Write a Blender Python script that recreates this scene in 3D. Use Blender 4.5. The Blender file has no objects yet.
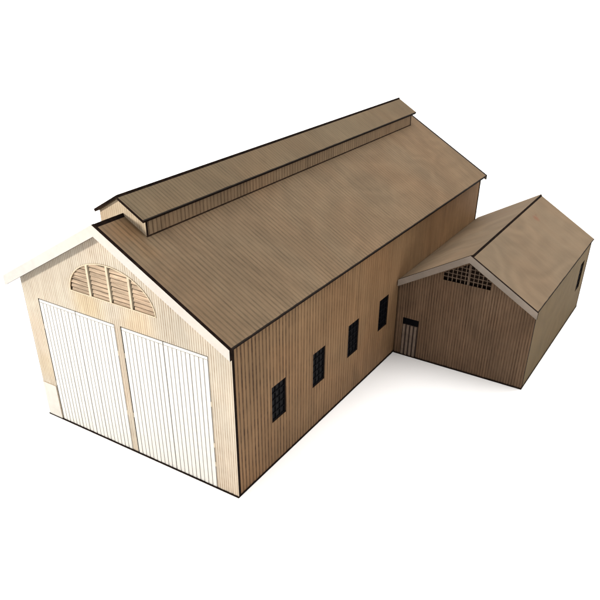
import bpy, bmesh, math, random
from mathutils import Vector, Euler
from mathutils.geometry import tessellate_polygon
random.seed(7)
SC = bpy.context.scene
COL = SC.collection

# ------------------------------------------------------------------ materials
def rgba(c): return (c[0], c[1], c[2], 1.0)

class NT:
    def __init__(s, mat):
        mat.use_nodes = True
        s.t = mat.node_tree; s.n = s.t.nodes; s.l = s.t.links
        s.bsdf = s.n['Principled BSDF']
    def new(s, kind, **kw):
        n = s.n.new(kind)
        for k, v in kw.items(): setattr(n, k, v)
        return n
    def link(s, a, b): s.l.new(a, b)
    def val(s, sock, v):
        if isinstance(v, bpy.types.NodeSocket): s.link(v, sock)
        else: sock.default_value = v
    def math(s, op, a, b=0.0, c=0.0, clamp=False):
        n = s.new('ShaderNodeMath', operation=op); n.use_clamp = clamp
        for i, v in enumerate((a, b, c)): s.val(n.inputs[i], v)
        return n.outputs[0]
    def mix(s, f, a, b, mode='MIX'):
        n = s.new('ShaderNodeMix', data_type='RGBA', blend_type=mode)
        s.val(n.inputs[0], f)
        s.val(n.inputs[6], rgba(a) if isinstance(a, tuple) else a)
        s.val(n.inputs[7], rgba(b) if isinstance(b, tuple) else b)
        return n.outputs[2]
    def noise(s, vec, scale, detail=4.0, dist=0.0, rough=0.55):
        n = s.new('ShaderNodeTexNoise')
        s.link(vec, n.inputs['Vector'])
        n.inputs['Scale'].default_value = scale; n.inputs['Detail'].default_value = detail
        n.inputs['Distortion'].default_value = dist; n.inputs['Roughness'].default_value = rough
        return n.outputs['Fac']
    def mapping(s, vec, scale, loc=(0, 0, 0)):
        n = s.new('ShaderNodeMapping'); s.link(vec, n.inputs['Vector'])
        n.inputs['Scale'].default_value = scale; n.inputs['Location'].default_value = loc
        return n.outputs[0]
    def dot(s, vec, axis):
        n = s.new('ShaderNodeVectorMath', operation='DOT_PRODUCT')
        s.link(vec, n.inputs[0]); n.inputs[1].default_value = axis
        return n.outputs['Value']
    def range(s, v, a, b, c=0.0, d=1.0, smooth=False):
        n = s.new('ShaderNodeMapRange'); n.clamp = True
        if smooth: n.interpolation_type = 'SMOOTHSTEP'
        s.val(n.inputs[0], v)
        for i, x in zip((1, 2, 3, 4), (a, b, c, d)): n.inputs[i].default_value = x
        return n.outputs[0]

def plywood(name, base, burn, ribs=(), stretch=(40, 40, 3), tone=0.18, blotch=0.22, swirl=0.0,
            base_char_shade=0.0, stains=(), rough=0.72, fade=None, lines=()):
    """laser-engraved plywood: grain, blotches, growth-ring swirls, engraved rib lines (axis, period, width, strength)"""
    m = bpy.data.materials.new(name); N = NT(m)
    co = N.new('ShaderNodeTexCoord').outputs['Object']
    g = N.noise(N.mapping(co, stretch), 1.0, 6.0, 0.8, 0.65)
    g2 = N.noise(N.mapping(co, tuple(v * 4 for v in stretch), (3, 1, 2)), 1.0, 4.0, 0.3, 0.7)
    b = N.noise(N.mapping(co, (1, 1, 1), (5.1, 2.3, 0.7)), 3.2, 5.0, 1.2)
    f = N.math('ADD', N.range(g, 0.3, 0.7, 1 - tone, 1 + tone), N.range(g2, 0.3, 0.7, -tone * .55, tone * .55))
    f = N.math('MULTIPLY', f, N.range(b, 0.3, 0.7, 1 - blotch, 1 + blotch))
    if swirl:
        w = N.noise(N.mapping(co, (1, .8, 1), (1.7, .4, 0)), 1.9, 1.5, 0.7)
        r = N.math('PINGPONG', N.math('MULTIPLY', w, 17.0), 1.0)
        f = N.math('MULTIPLY', f, N.range(r, 0.0, 1.0, 1 - swirl, 1 + swirl, True))
    v = N.new('ShaderNodeCombineColor')
    for i in range(3): N.link(f, v.inputs[i])
    col = N.mix(1.0, base, v.outputs[0], 'MULTIPLY')
    # warm / grey drift of the veneer
    h = N.noise(N.mapping(co, (1, 1, 1), (9.1, 4.0, 3.0)), 2.1, 3.0, 0.6)
    col = N.mix(N.range(h, 0.38, 0.7, 0.0, 0.55), col, N.mix(1.0, col, (1.11, 0.96, 0.87), 'MULTIPLY'))
    height = N.math('MULTIPLY', g, 0.12)
    wob = N.noise(N.mapping(co, (14, 14, 14)), 1.0, 3.0)
    brk = N.noise(N.mapping(co, (45, 45, 45), (2, 7, 4)), 1.0, 2.0)
    for axis, period, width, strength in ribs:
        d = N.math('MULTIPLY', N.dot(co, axis), 1.0 / period)
        d = N.math('ADD', d, N.math('MULTIPLY', wob, 0.10))
        p = N.math('PINGPONG', d, 0.5)
        k = N.range(p, 0.5 - width / 2 - 0.10, 0.5 - width / 2 + 0.10, 0, 1, True)
        idn = N.math('FLOOR', N.math('ADD', d, 0.5))
        wn = N.new('ShaderNodeTexWhiteNoise', noise_dimensions='1D'); N.link(idn, wn.inputs['W'])
        var = N.math('MULTIPLY', N.range(wn.outputs['Value'], 0, 1, 0.6, 1.15), N.range(wob, 0.3, 0.65, 0.6, 1.1))
        var = N.math('MULTIPLY', var, N.range(brk, 0.35, 0.65, 0.8, 1.12))
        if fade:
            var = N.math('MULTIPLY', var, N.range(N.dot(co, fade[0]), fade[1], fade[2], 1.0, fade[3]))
        km = N.math('MULTIPLY', N.math('MULTIPLY', k, var), strength, clamp=True)
        col = N.mix(km, col, burn)
        height = N.math('SUBTRACT', height, N.math('MULTIPLY', km, 1.0))
    if base_char_shade:  # foot darkened: charring, plus contact shadow put into the colour
        z = N.math('ADD', N.dot(co, (0, 0, 1)), N.math('MULTIPLY', N.math('SUBTRACT', g, 0.5), 0.012))
        col = N.mix(N.range(z, base_char_shade * 0.55, base_char_shade * 1.5, 0.95, 0.0, True), col, (0.008, 0.005, 0.004))
    for axis, v0, wd in lines:                      # scorched strip along a laser-cut border
        q = N.math('ADD', N.dot(co, axis), N.math('MULTIPLY', N.math('SUBTRACT', wob, 0.5), wd * 0.9))
        col = N.mix(N.range(q, v0 - wd * 1.25, v0 - wd * 0.75, 0.0, 0.97, True), col, (0.006, 0.004, 0.003))
    for c, rad, scol, st in stains:
        dn = N.new('ShaderNodeVectorMath', operation='DISTANCE'); N.link(co, dn.inputs[0]); dn.inputs[1].default_value = c
        dd = N.math('ADD', dn.outputs['Value'], N.math('MULTIPLY', N.math('SUBTRACT', b, 0.5), rad * 1.1))
        col = N.mix(N.range(dd, rad * 0.2, rad, st, 0.0, True), col, N.mix(1.0, col, scol, 'MULTIPLY'))
    N.link(col, N.bsdf.inputs['Base Color'])
    N.bsdf.inputs['Roughness'].default_value = rough
    N.bsdf.inputs['Specular IOR Level'].default_value = 0.08
    bp = N.new('ShaderNodeBump'); bp.inputs['Strength'].default_value = 0.5; bp.inputs['Distance'].default_value = 0.0025
    N.link(height, bp.inputs['Height']); N.link(bp.outputs[0], N.bsdf.inputs['Normal'])
    return m

def charred(name, c1=(0.004, 0.0025, 0.002), c2=(0.016, 0.009, 0.006)):
    m = bpy.data.materials.new(name); N = NT(m)
    co = N.new('ShaderNodeTexCoord').outputs['Object']
    n = N.noise(co, 55.0, 4.0)
    N.link(N.mix(N.range(n, .35, .75), c1, c2), N.bsdf.inputs['Base Color'])
    N.bsdf.inputs['Roughness'].default_value = 0.85
    N.bsdf.inputs['Specular IOR Level'].default_value = 0.03
    return m

def plain(name, c, rough=0.6, var=0.12, scale=30.0, spec=0.3):
    m = bpy.data.materials.new(name); N = NT(m)
    co = N.new('ShaderNodeTexCoord').outputs['Object']
    n = N.noise(co, scale, 4.0)
    N.link(N.mix(N.range(n, .3, .7), tuple(x * (1 - var) for x in c), tuple(x * (1 + var) for x in c)), N.bsdf.inputs['Base Color'])
    N.bsdf.inputs['Roughness'].default_value = rough
    N.bsdf.inputs['Specular IOR Level'].default_value = spec
    return m

SL = math.radians(29.2)
BURN = (0.033, 0.018, 0.010)
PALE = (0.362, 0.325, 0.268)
BROWN_SHADED = (0.1740, 0.1065, 0.0560)  # same plywood as the front, darkened to carry the shade of the side
M = {}
M['front'] = plywood('pale_ribbed_plywood', PALE, (0.16, 0.10, 0.055), [((1, 0, 0), 0.0098, 0.32, 0.74)], (60, 60, 4), 0.11, 0.08, base_char_shade=0.006,
                     stains=[((0.36, 0, 0.60), 0.13, (1.04, 0.93, 0.74), 0.8), ((0.60, 0, 0.60), 0.11, (1.04, 0.94, 0.78), 0.7), ((0.04, 0, 0.25), 0.09, (1.03, .95, .8), .6)])
M['side'] = plywood('shaded_ribbed_plywood', BROWN_SHADED, BURN, [((0, 1, 0), 0.0205, 0.36, 0.88)], (50, 50, 3.5), 0.17, 0.12, base_char_shade=0.008, fade=((0, 1, 0), 0.1, 1.4, 0.12))  # wood darkened for shade; ribs strengthened at the front corner likewise
M['gable'] = plywood('shaded_fine_ribbed_plywood', (0.1240, 0.0800, 0.0500), BURN, [((1, 0, 0), 0.0125, 0.36, 0.70)], (60, 60, 4), 0.20, 0.16, base_char_shade=0.008)  # annex gable shade is put into this darker wood
M['roof'] = plywood('shaded_roof_plywood', (0.1350, 0.0945, 0.0576), (0.040, 0.032, 0.019), [((0, 1, 0), 0.0205, 0.36, 0.44)], (9, 60, 9), 0.10, 0.10, swirl=0.045,  # roof wood darkened to stand for its weaker light
                    fade=((0, 1, 0), 0.7, 2.1, 0.30), lines=[((1, 0, 0), 1.023, 0.0040)],
                    stains=[((0.55, 0.06, 0.90), 0.10, (1.25, 0.97, 0.72), 0.55), ((0.64, 0.05, 0.85), 0.06, (1.15, 0.96, 0.78), 0.4)])
M['roof_small'] = plywood('shaded_vent_roof_plywood', (0.1152, 0.0846, 0.0513), (0.042, 0.034, 0.019), [((0, 1, 0), 0.0165, 0.34, 0.40)], (6, 55, 6), 0.10, 0.12,  # darkened like the main roof, shade in the colour
                          fade=((0, 1, 0), 0.6, 2.0, 0.25), lines=[((1, 0, 0), 0.6026, 0.0040)])
M['vent_side'] = plywood('shaded_vent_side_plywood', (0.1548, 0.1080, 0.0657), BURN, [((0, 1, 0), 0.0205, 0.32, 0.62)], (50, 50, 3.5), 0.18, 0.16, fade=((0, 1, 0), 1.0, 2.1, 0.35))  # shaded copy of the pale vent gable wood
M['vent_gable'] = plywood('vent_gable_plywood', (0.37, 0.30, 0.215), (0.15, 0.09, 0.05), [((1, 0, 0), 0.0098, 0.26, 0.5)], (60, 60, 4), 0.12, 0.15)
M['sheet'] = plywood('shaded_smooth_plywood', (0.1440, 0.1053, 0.0684), BURN, [], (5, 28, 5), 0.055, 0.08, swirl=0.06, lines=[((1, 0, 0), 1.6498, 0.0042)],  # annex roof wood, its shade painted into the base colour
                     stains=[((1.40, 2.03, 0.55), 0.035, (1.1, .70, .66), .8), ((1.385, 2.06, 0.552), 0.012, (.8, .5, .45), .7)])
M['sheet_side'] = plywood('shaded_smooth_side_plywood', (0.0990, 0.0684, 0.0315), BURN, [], (30, 26, 4), 0.07, 0.10, swirl=0.04, base_char_shade=0.007)  # annex side wall, darkened in colour for shade
M['barge'] = plywood('bargeboard_plywood', (0.372, 0.356, 0.334), BURN, [], (12, 60, 12), 0.05, 0.05)
M['barge_small'] = plywood('shaded_annex_bargeboard', (0.2115, 0.1800, 0.1512), BURN, [], (12, 60, 12), 0.08, 0.10)  # bargeboard wood again, darkened for the shade at the annex
M['edge'] = charred('laser_charred_edge')
M['edge_warm'] = charred('laser_browned_edge', (0.010, 0.006, 0.004), (0.035, 0.020, 0.012))
M['edge_pale'] = charred('pale_cut_edge', (0.30, 0.20, 0.11), (0.46, 0.35, 0.22))
M['batten'] = plain('white_door_boards', (0.465, 0.448, 0.420), 0.65, 0.05)
M['plinth'] = plain('plinth_plywood', (0.390, 0.372, 0.340), 0.7, 0.06, 40)
M['groove'] = plain('browned_door_grooves', (0.150, 0.118, 0.085), 0.8, 0.45, 60)
M['slat'] = plywood('louvre_slat_plywood', (0.290, 0.218, 0.155), (0.1, .06, .04), [], (7, 50, 110), 0.42, 0.20)
M['mull'] = plain('louvre_frame_plywood', (0.385, 0.325, 0.235), 0.7, 0.10)
M['lattice'] = plain('lattice_plywood', (0.123, 0.083, 0.056), 0.7, 0.3, 50)
M['door'] = plain('annex_door_boards', (0.152, 0.109, 0.080), 0.7, 0.2, 40)
M['doorgap'] = plain('annex_door_gaps', (0.030, 0.017, 0.012), 0.8, 0.3, 60)
M['bar'] = plain('black_glazing_bars', (0.003, 0.003, 0.004), 0.75, 0.3, 60, 0.05)
M['recess'] = plain('recess_shade', (0.020, 0.012, 0.008), 0.9, 0.3, 50, 0.05)  # dark sheet behind the vents, painted in for the unlit inside
M['void'] = plain('interior_shade_board', (0.012, 0.008, 0.006), 0.9, 0.3, 30, 0.1)  # near-black backing, interior darkness put into its colour
g = bpy.data.materials.new('dark_window_glass'); gN = NT(g)
gN.bsdf.inputs['Base Color'].default_value = (0.002, 0.002, 0.003, 1); gN.bsdf.inputs['Roughness'].default_value = 0.5
gN.bsdf.inputs['Specular IOR Level'].default_value = 0.05
M['glass'] = g

# ------------------------------------------------------------------ mesh helpers
BASE = Vector((0.82, 1.14, 0.0))
class MB:
    """collects plates and boxes with material slots, then links them as ONE mesh object"""
    def __init__(s): s.bm = bmesh.new(); s.slots = []
    def slot(s, m):
        if m not in s.slots: s.slots.append(m)
        return s.slots.index(m)
    def plate(s, o, u, v, outer, t, face, edge, holes=(), back=None):
        """outer loop in (u,v) coordinates at o; the plate is t thick, going AGAINST u x v"""
        o, u, v = Vector(o), Vector(u), Vector(v); n = u.cross(v).normalized()
        loops = [list(outer)] + [list(h) for h in holes]
        P = [[o + u * a + v * b for a, b in lp] for lp in loops]
        flat = [p for lp in P for p in lp]
        F = [s.bm.verts.new(p) for p in flat]; B = [s.bm.verts.new(p - n * t) for p in flat]
        fi, ei = s.slot(face), s.slot(edge); bi = s.slot(back) if back else fi
        tess = tessellate_polygon([[Vector((a, b, 0)) for a, b in lp] for lp in loops])
        for tri in tess:
            a, b, c = [flat[i] for i in tri]
            tri = list(tri)
            if (b - a).cross(c - a).dot(n) < 0: tri.reverse()
            try:
                s.bm.faces.new([F[i] for i in tri]).material_index = fi
                s.bm.faces.new([B[i] for i in reversed(tri)]).material_index = bi
            except ValueError: pass
        k = 0
        for lp in loops:
            c = len(lp)
            area = sum(lp[i][0] * lp[(i + 1) % c][1] - lp[(i + 1) % c][0] * lp[i][1] for i in range(c))
            ccw = (area > 0) == (lp is loops[0])
            for i in range(c):
                a, b = k + i, k + (i + 1) % c
                q = [F[a], B[a], B[b], F[b]]
                if not ccw: q.reverse()
                s.bm.faces.new(q).material_index = ei
            k += c
        return s
    def box(s, lo, hi, m, skew=None):
        x0, y0, z0 = lo; x1, y1, z1 = hi
        pts = [(x0,y0,z0),(x1,y0,z0),(x1,y1,z0),(x0,y1,z0),(x0,y0,z1),(x1,y0,z1),(x1,y1,z1),(x0,y1,z1)]
        if skew: pts = [skew(p) for p in pts]
        V = [s.bm.verts.new(p) for p in pts]; mi = s.slot(m)
        for f in ((0,3,2,1),(4,5,6,7),(0,1,5,4),(1,2,6,5),(2,3,7,6),(3,0,4,7)):
            s.bm.faces.new([V[i] for i in f]).material_index = mi
        return s
    def build(s, name, parent, off=True):
        me = bpy.data.meshes.new(name); s.bm.to_mesh(me); s.bm.free()
        for m in s.slots: me.materials.append(M[m])
        o = bpy.data.objects.new(name, me); COL.objects.link(o)
        if parent:
            o.parent = parent
            if parent.type == 'EMPTY': o.location = -BASE      # meshes are modelled in plan coordinates
        return o

X, Y, Z = Vector((1, 0, 0)), Vector((0, 1, 0)), Vector((0, 0, 1))
def rect(a0, b0, a1, b1): return [(a0, b0), (a1, b0), (a1, b1), (a0, b1)]

# ------------------------------------------------------------------ dimensions (front width = 1)
T = 0.0135
L = 2.292
XR = 0.488                                  # ridge of the main roof
ZR, ZE, EX = 0.9326, 0.6347, 0.023          # ridge, eave, eave overhang
XE = 1 + EX; XL = 2 * XR - XE               # right / left eave
al = math.atan2(ZR - ZE, XE - XR); ca, sa = math.cos(al), math.sin(al)
OF, OB = 0.0385, 0.010
def roof_z(x): return ZR - abs(x - XR) * (ZR - ZE) / (XE - XR)

root = bpy.data.objects.new('model_shed', None); COL.objects.link(root); root.location = BASE
root.empty_display_size = 0.2
root['label'] = 'ribbed plywood model of a long gabled shed with pale doors and side annex'
root['category'] = 'model building'

# ------------------------------------------------------------------ main walls
hw = roof_z(1.0) - T / ca - 0.001; hl = roof_z(0.0) - T / ca - 0.001
apex = ZR - T / ca - 0.001
D = [(0.085, 0.2790), (0.2828, 0.477), (0.513, 0.7040), (0.7078, 0.899)]       # four leaves
DZ = 0.556
AX, AZ, AA, AB = 0.4850, 0.645, 0.202, 0.133                                   # half-oval louvre
def oval(a, b, n=28): return [(AX + a * math.cos(math.pi * i / n), AZ + b * math.sin(math.pi * i / n)) for i in range(n + 1)]
doorholes = [rect(0.0815, -1, 0.4805, DZ + .0035), rect(0.5095, -1, 0.9025, DZ + .0035)]
outer = [(0, 0), (0.0815, 0), (0.0815, DZ + .0035), (0.4805, DZ + .0035), (0.4805, 0), (0.5095, 0), (0.5095, DZ + .0035), (0.9025, DZ + .0035), (0.9025, 0),
         (1, 0), (1, hw), (XR, apex), (0, hl)]
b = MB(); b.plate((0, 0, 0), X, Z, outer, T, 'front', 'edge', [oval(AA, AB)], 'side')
b.build('gable_wall', root)['label'] = 'pale ribbed front gable wall'
b = MB(); b.plate((1, L, 0), -X, Z, [(0, 0), (1, 0), (1, hl), (1 - XR, apex), (0, hw)], T, 'gable', 'edge'); b.build('gable_wall', root)
WY = [0.2675, 0.5545, 0.8405, 1.1305]; WW, WZ0, WZ1 = 0.046, 0.197, 0.351
holes = [rect(y - WW, WZ0, y + WW, WZ1) for y in WY]
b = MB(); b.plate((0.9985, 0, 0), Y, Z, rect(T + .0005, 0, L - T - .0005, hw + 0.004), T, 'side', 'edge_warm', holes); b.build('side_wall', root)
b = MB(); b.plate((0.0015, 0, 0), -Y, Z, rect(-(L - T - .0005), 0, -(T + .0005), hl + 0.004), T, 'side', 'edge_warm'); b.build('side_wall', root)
# low plinth panel at the foot of the outer strip
b = MB(); b.plate((0, -0.0025, 0), X, Z, rect(0.001, 0, 0.078, 0.163), 0.0025, 'plinth', 'edge_pale'); b.build('plinth_panel', root)

# added dark plate under the walls; its rim stands in for the contact shadow
b = MB(); b.plate((0, 0, 0.0045), X, Y, rect(-0.0032, -0.0042, 1.0012, L + .001), 0.0045, 'edge', 'edge'); b.build('contact_shadow_plate', root)

# ------------------------------------------------------------------ doors
for k, (x0, x1) in enumerate(D):
    b = MB()
    b.plate((0, 0.0045, 0), X, Z, rect(x0, 0.003, x1, DZ), 0.006, 'groove', 'edge')
    rail = 0.011
    b.box((x0 + .0004, 0.0008, DZ - rail), (x1 - .0004, 0.0046, DZ - .0006), 'batten')
    n = 10; w = (x1 - x0) / n
    for i in range(n):
        a = x0 + i * w; g0 = 0.0006 if i == 0 else 0.0017; g1 = 0.0006 if i == n - 1 else 0.0017
        j = random.uniform(-.0003, .0003)
        b.box((a + g0, 0.0004 + random.uniform(0, .0008), 0.0035), (a + w - g1 + j, 0.0046, DZ - rail - 0.0016), 'batten')
    leaf = b.build('door_leaf', root)
    # little uncut laser tabs that bridge the gap like hinges
    side = x0 if k in (0, 2) else x1
    for z in ((0.17, 0.43) if k != 3 else (0.10, 0.185, 0.36)):
        s0, s1 = (side - .0036, side + .001) if k in (0, 2) else (side - .001, side + .0036)
        h = MB(); h.box((s0, 0.0015, z), (s1, 0.008, z + 0.020), 'mull'); h.build('laser_tab', leaf)
b = MB(); b.plate((0, T + 0.012, 0), X, Z, rect(0.04, 0.004, 0.96, DZ + 0.03), 0.004, 'void', 'void'); b.build('door_backing', root)

# ------------------------------------------------------------------ half-oval louvre over the doors
b = MB()
NS = 8; mx = [0.3845, 0.4830, 0.5815]
stops = [AX - AA + .002] + mx + [AX + AA - .002]
for i in range(NS):
    z0 = AZ - 0.002 + i * (AB - 0.002) / NS; z1 = z0 + (AB - 0.002) / NS * 0.72
    q = 1 - (max(z0 - AZ, 0) / AB) ** 2
    if q <= 0.02: continue
    hx = AA * math.sqrt(q) + .004
    for j in range(4):
        xa = max(stops[j] + (0.0105 if j else .004), AX - hx); xb = min(stops[j + 1] - 0.005, AX + hx)
        if xb - xa < .012: continue
        zj = random.uniform(-.0006, .0006)
        b.box((xa, 0.001, z0 + zj), (xb, 0.0058, z1 + zj), 'slat', lambda p, z0=z0, z1=z1: (p[0], p[1] + 0.0035 * (p[2] - z0) / (z1 - z0), p[2]))
louvre = b.build('louvre_vent', root)
b = MB(); b.plate((0, -0.0022, 0), X, Z, [(AX + AA + .0035, AZ - .0035)] + oval(AA + .0035, AB + .0035) + [(AX - AA - .0035, AZ - .0035)], 0.004, 'mull', 'edge_pale',
                  [oval(AA - .0005, AB - .0005)]); b.build('vent_frame', louvre)
for x in mx:
    zt = AZ + AB * math.sqrt(1 - ((x - AX) / AA) ** 2) + .001
    b = MB(); b.box((x - 0.0048, -0.002, AZ - .002), (x + 0.0048, 0.008, zt), 'mull'); b.build('mullion', louvre)
b = MB(); b.plate((0, 0.0085, 0), X, Z, [(AX + AA + .002, AZ - .004)] + oval(AA + .002, AB + .002) + [(AX - AA - .002, AZ - .004)], 0.003, 'recess', 'void'); b.build('vent_backing', louvre)

# ------------------------------------------------------------------ windows
def window(name_parent, xface, y0, y1, z0, z1, cols, rows):
    """frame with glazing bars in the yz plane, set in an opening whose outer face is at xface"""
    holes = []; fr = 0.0055; br = 0.0038
    cw = (y1 - y0 - 2 * fr - (cols - 1) * br) / cols; ch = (z1 - z0 - 2 * fr - (rows - 1) * br) / rows
    for c in range(cols):
        for r in range(rows):
            a = y0 + fr + c * (cw + br); d = z0 + fr + r * (ch + br); holes.append(rect(a, d, a + cw, d + ch))
    w = MB(); w.plate((xface - 0.004, 0, 0), Y, Z, rect(y0 + .0006, z0 + .0006, y1 - .0006, z1 - .0006), 0.005, 'bar', 'bar', holes)
    w = w.build('window', name_parent)
    p = MB(); p.plate((xface - 0.0075, 0, 0), Y, Z, rect(y0 + .001, z0 + .001, y1 - .001, z1 - .001), 0.003, 'glass', 'bar'); p.build('pane', w)
    return w
for y in WY: window(root, 0.9985, y - WW, y + WW, WZ0, WZ1, 3, 5)

# ------------------------------------------------------------------ roofs
def roof_pair(parent, xr, zr, run_r, run_l, a, t, y0, y1, mat, edge='edge'):
    """two sloping plates; the left one laps over the ridge, so its charred edge shows along it"""
    c, s = math.cos(a), math.sin(a)
    lap = t * math.cos(2 * a) / math.sin(2 * a)
    r = MB(); dr = Vector((c, 0, -s))                               # down the right slope
    st = t / math.tan(2 * a) if False else t / math.sin(2 * a)      # where the right top face meets the left plate
    r.plate((xr, y0, zr), dr, Y, rect(st - .0005, 0, run_r / c, y1 - y0), t, mat, edge)
    # plate() goes against u x v: dr x Y points up, so the plate lies below its top face
    o1 = r.build('roof_panel', parent)
    l = MB(); dl = Vector((-c, 0, -s))
    l.plate((xr, y0, zr), Y, dl, [(0, -lap), (y1 - y0, -lap), (y1 - y0, run_l / c), (0, run_l / c)], t, mat, edge)
    o2 = l.build('roof_panel', parent)
    return o1, o2
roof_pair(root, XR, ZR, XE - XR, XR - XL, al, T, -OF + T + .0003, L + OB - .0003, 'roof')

def barges(parent, xr, zr, xe_r, xe_l, a, drop, yf, t, mat, facing=-1, edge='edge'):
    """two bargeboards under the gable end; yf is the outer face"""
    tn = math.tan(a); lift = 0.0015
    for sgn, xe in ((1, xe_r), (-1, xe_l)):
        run = abs(xe - xr)
        poly = [(0, zr + lift), (0, zr - drop), (sgn * run, zr - run * tn - drop), (sgn * run, zr - run * tn + lift)]
        b = MB()
        if facing < 0: b.plate((xr, yf, 0), X, Z, poly if sgn < 0 else poly, t, mat, edge)
        else: b.plate((xr, yf, 0), -X, Z, [(-p, q) for p, q in poly], t, mat, edge)
        b.build('bargeboard', parent)
barges(root, XR, ZR, XE, XL, al, 0.0385, -OF, T, 'barge')
barges(root, XR, ZR, XE, XL, al, 0.021, L + OB + T, T, 'barge', 1)

# ------------------------------------------------------------------ ridge vent (raised roof along the ridge)
ZM, MW, MBW = 0.9979, 0.1146, 0.1042
M0, M1 = 0.0822, 2.2365
am = math.atan2(ZM - 0.933, MW); tm = 0.0095
def mon_z(x): return ZM - abs(x - XR) * math.tan(am)
def chv(y0): return [(XR - MBW, roof_z(XR - MBW) - .002), (XR, ZR - .002), (XR + MBW, roof_z(XR + MBW) - .002), (XR + MBW, mon_z(XR + MBW) - tm / math.cos(am) - .001),
                     (XR, ZM - tm / math.cos(am) - .001), (XR - MBW, mon_z(XR - MBW) - tm / math.cos(am) - .001)]
GY0, GY1 = M0 + 0.016, 2.196
b = MB()
b.plate((XR + MBW - .001, 0, 0), Y, Z, rect(GY0 + .0095, roof_z(XR + MBW) - .004, GY1 - .0095, mon_z(XR + MBW) - tm / math.cos(am)), 0.009, 'vent_side', 'edge')
b.plate((XR - MBW + .001, 0, 0), -Y, Z, rect(-(GY1 - .0095), roof_z(XR - MBW) - .004, -(GY0 + .0095), mon_z(XR - MBW) - tm / math.cos(am)), 0.009, 'vent_side', 'edge')
vent = b.build('ridge_vent', root)
b = MB(); b.plate((0, GY0, 0), X, Z, chv(0), 0.009, 'vent_gable', 'edge'); b.build('vent_gable', vent)
b = MB(); b.plate((0, GY1, 0), -X, Z, [(-p, q) for p, q in chv(0)], 0.009, 'vent_gable', 'edge'); b.build('vent_gable', vent)
roof_pair(vent, XR, ZM, MW, MW, am, tm, M0, M1, 'roof_small')
# charred seam strip where the vent meets the roof
b = MB()
zz = roof_z(XR + MBW)
b.plate((XR + MBW - .001, GY0, zz), Vector((ca, 0, -sa)), Y, rect(0, -.002, 0.0055, GY1 - GY0), 0.004, 'edge_warm', 'edge_warm')
b.bm.verts.ensure_lookup_table()
for v in b.bm.verts: v.co += Vector((sa, 0, ca)) * .0012
b.build('seam_strip', vent)

# ------------------------------------------------------------------ annex
YA, LA, WA = 1.2768, 1.0319, 0.6414
XA, ZAA, ZAE = 1.327, 0.5787, 0.393
A0, A1, YB = 1.0035, 1 + WA, YA + LA
XAE = A1 + 0.0084
aa = math.atan2(ZAA - ZAE, XAE - XA)
ta = 0.0115
def an_z(x): return ZAA - abs(x - XA) * math.tan(aa)
def an_top(x): return an_z(x) - ta / math.cos(aa) - .001
vh = [(1.213, 0.437), (1.430, 0.437), (1.430, 0.474), (1.327, 0.535), (1.213, 0.474)]
dh = rect(1.0375, -1, 1.1195, 0.2025)
outer = [(A0, 0), (1.0375, 0), (1.0375, 0.2025), (1.1195, 0.2025), (1.1195, 0), (A1, 0), (A1, an_top(A1)), (XA, an_top(XA)), (A0, an_top(A0))]
b = MB()
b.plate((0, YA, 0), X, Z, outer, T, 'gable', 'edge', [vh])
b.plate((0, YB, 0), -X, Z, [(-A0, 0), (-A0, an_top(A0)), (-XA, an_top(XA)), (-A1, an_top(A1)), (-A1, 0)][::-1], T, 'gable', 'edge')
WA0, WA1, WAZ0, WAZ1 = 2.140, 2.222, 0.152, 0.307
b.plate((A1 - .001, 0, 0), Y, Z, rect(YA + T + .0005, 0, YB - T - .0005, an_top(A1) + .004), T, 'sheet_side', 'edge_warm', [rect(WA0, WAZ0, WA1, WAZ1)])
b.plate((0, 0, 0.0040), X, Y, rect(A0, YA - .0012, A1 + .0012, YB + .001), 0.0040, 'edge', 'edge')  # added dark plate, paints a contact shadow around the annex foot
annex = b.build('annex', root); annex['label'] = 'small side annex with its own gabled roof'
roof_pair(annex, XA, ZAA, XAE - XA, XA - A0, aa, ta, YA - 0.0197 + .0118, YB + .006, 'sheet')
barges(annex, XA, ZAA, XAE, A0, aa, 0.031, YA - 0.0197, 0.0115, 'barge_small')
window(annex, A1 - .001, WA0, WA1, WAZ0, WAZ1, 2, 5)
b = MB()
b.plate((0, YA + .005, 0), X, Z, rect(1.0385, 0.002, 1.1185, 0.168), 0.004, 'doorgap', 'edge')
for i in range(4):
    a = 1.0400 + i * 0.0198
    b.box((a, YA + .0012, 0.004), (a + 0.0115, YA + .0052, 0.166), 'door')
b.build('door', annex)
b = MB(); b.plate((0, YA + .004, 0), X, Z, rect(1.0385, 0.169, 1.1185, 0.2015), 0.004, 'glass', 'bar', [])
b.build('transom_window', annex)
# lattice in the gable
b = MB()
import bisect
def top_at(x): return 0.474 + max(0, 1 - abs(x - 1.3265) / (0.1135 if x < 1.3265 else .1035)) * 0.061
cols = 11
for i in range(1, cols):
    x = 1.213 + i * (1.430 - 1.213) / cols
    w = .0013
    b.box((x - w, YA + .0008, .4365), (x + w, YA + .0042, top_at(x) + .001), 'lattice')
for r in range(1, 5):
    z = .437 + r * 0.0185
    if z < .474: xa, xb = 1.2125, 1.4305
    else:
        f = (z - .474) / .061; xa, xb = 1.213 + f * .114, 1.430 - f * .103
    b.box((xa, YA + .0018, z - .0014), (xb, YA + .0052, z + .0014), 'lattice')
b.box((1.3235, YA - .0005, .4365), (1.3285, YA + .005, .531), 'lattice')
b.build('vent_grille', annex)
b = MB(); b.plate((0, YA + T + .004, 0), X, Z, [(1.19, .41), (1.45, .41), (1.45, .475), (1.327, .548), (1.19, .475)], .003, 'recess', 'void'); b.build('vent_backing', annex)

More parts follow.
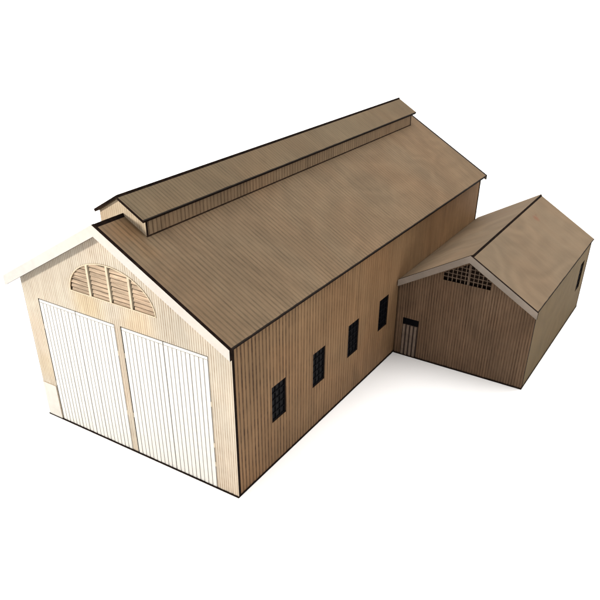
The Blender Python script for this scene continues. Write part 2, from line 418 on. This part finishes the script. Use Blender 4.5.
# ------------------------------------------------------------------ ground
gm = bpy.data.materials.new('white_paper_surface'); G = NT(gm)
co = G.new('ShaderNodeTexCoord').outputs['Object']
n = G.noise(co, 6.0, 5.0)
G.link(G.mix(G.range(n, .3, .7), (0.905, 0.905, 0.905), (0.925, 0.925, 0.925)), G.bsdf.inputs['Base Color'])
G.bsdf.inputs['Roughness'].default_value = 0.8; G.bsdf.inputs['Specular IOR Level'].default_value = 0.2
me = bpy.data.meshes.new('ground'); R = 150
me.from_pydata([(-R, -R, -0.0006), (R, -R, -0.0006), (R, R, -0.0006), (-R, R, -0.0006)], [], [(0, 1, 2, 3)]); me.materials.append(gm)
go = bpy.data.objects.new('ground', me); COL.objects.link(go); go['kind'] = 'structure'

# ------------------------------------------------------------------ light: a white studio, brightest overhead, with a key lamp at the front left and an added side lamp
w = bpy.data.worlds.new('World'); SC.world = w; w.use_nodes = True
nt = w.node_tree; bg = nt.nodes['Background']
tc = nt.nodes.new('ShaderNodeTexCoord'); sp = nt.nodes.new('ShaderNodeSeparateXYZ'); nt.links.new(tc.outputs['Generated'], sp.inputs[0])
def wm(op, a, b_):
    n = nt.nodes.new('ShaderNodeMath'); n.operation = op
    for i, v in enumerate((a, b_)):
        if isinstance(v, bpy.types.NodeSocket): nt.links.new(v, n.inputs[i])
        else: n.inputs[i].default_value = v
    return n.outputs[0]
ax = Vector((0.0, 0.22, 1.0)).normalized()           # added overhead world glow, tilted towards the back to lift the annex roof
z = wm('MAXIMUM', wm('ADD', wm('MULTIPLY', sp.outputs['Y'], ax.y), wm('MULTIPLY', sp.outputs['Z'], ax.z)), 0.0)
st = wm('ADD', wm('MULTIPLY', wm('POWER', z, 3.0), 4.55), 0.22)
bg.inputs['Color'].default_value = (1.0, 0.985, 0.965, 1); nt.links.new(st, bg.inputs['Strength'])

def area(name, loc, target, size, power, color):
    ld = bpy.data.lights.new(name, 'AREA'); ld.shape = 'DISK'; ld.size = size; ld.energy = power; ld.color = color
    o = bpy.data.objects.new(name, ld); COL.objects.link(o); o.location = loc
    o.rotation_euler = (Vector(target) - Vector(loc)).to_track_quat('-Z', 'Y').to_euler()
    return o
area('key_lamp', (-3.6, -6.6, 2.5), (0.5, 0, 0.4), 0.9, 920, (1.0, 0.965, 0.90))
area('added_side_lamp', (3.4, 3.6, 2.3), (1.0, 1.2, 0.3), 1.0, 27, (1.0, 0.86, 0.68))  # added unseen lamp, warms and lightens the side wall and annex

# ------------------------------------------------------------------ camera
cd = bpy.data.cameras.new('camera'); cam = bpy.data.objects.new('camera', cd); COL.objects.link(cam)
cam.location = (2.18342, -1.48525, 1.67462)
cam.rotation_euler = Euler((1.009714, -0.005324, 0.563107), 'XYZ')
cd.sensor_fit = 'HORIZONTAL'; cd.sensor_width = 36.0; cd.lens = 686.563 / 600 * 36
cd.shift_x = (300 - 298.967) / 600; cd.shift_y = (383.8975 - 300) / 600
cd.clip_start = 0.01; cd.clip_end = 1000
SC.camera = cam
vs = SC.view_settings; vs.view_transform = 'Standard'; vs.look = 'None'; vs.exposure = 0; vs.gamma = 1
SC.cycles.max_bounces = 6
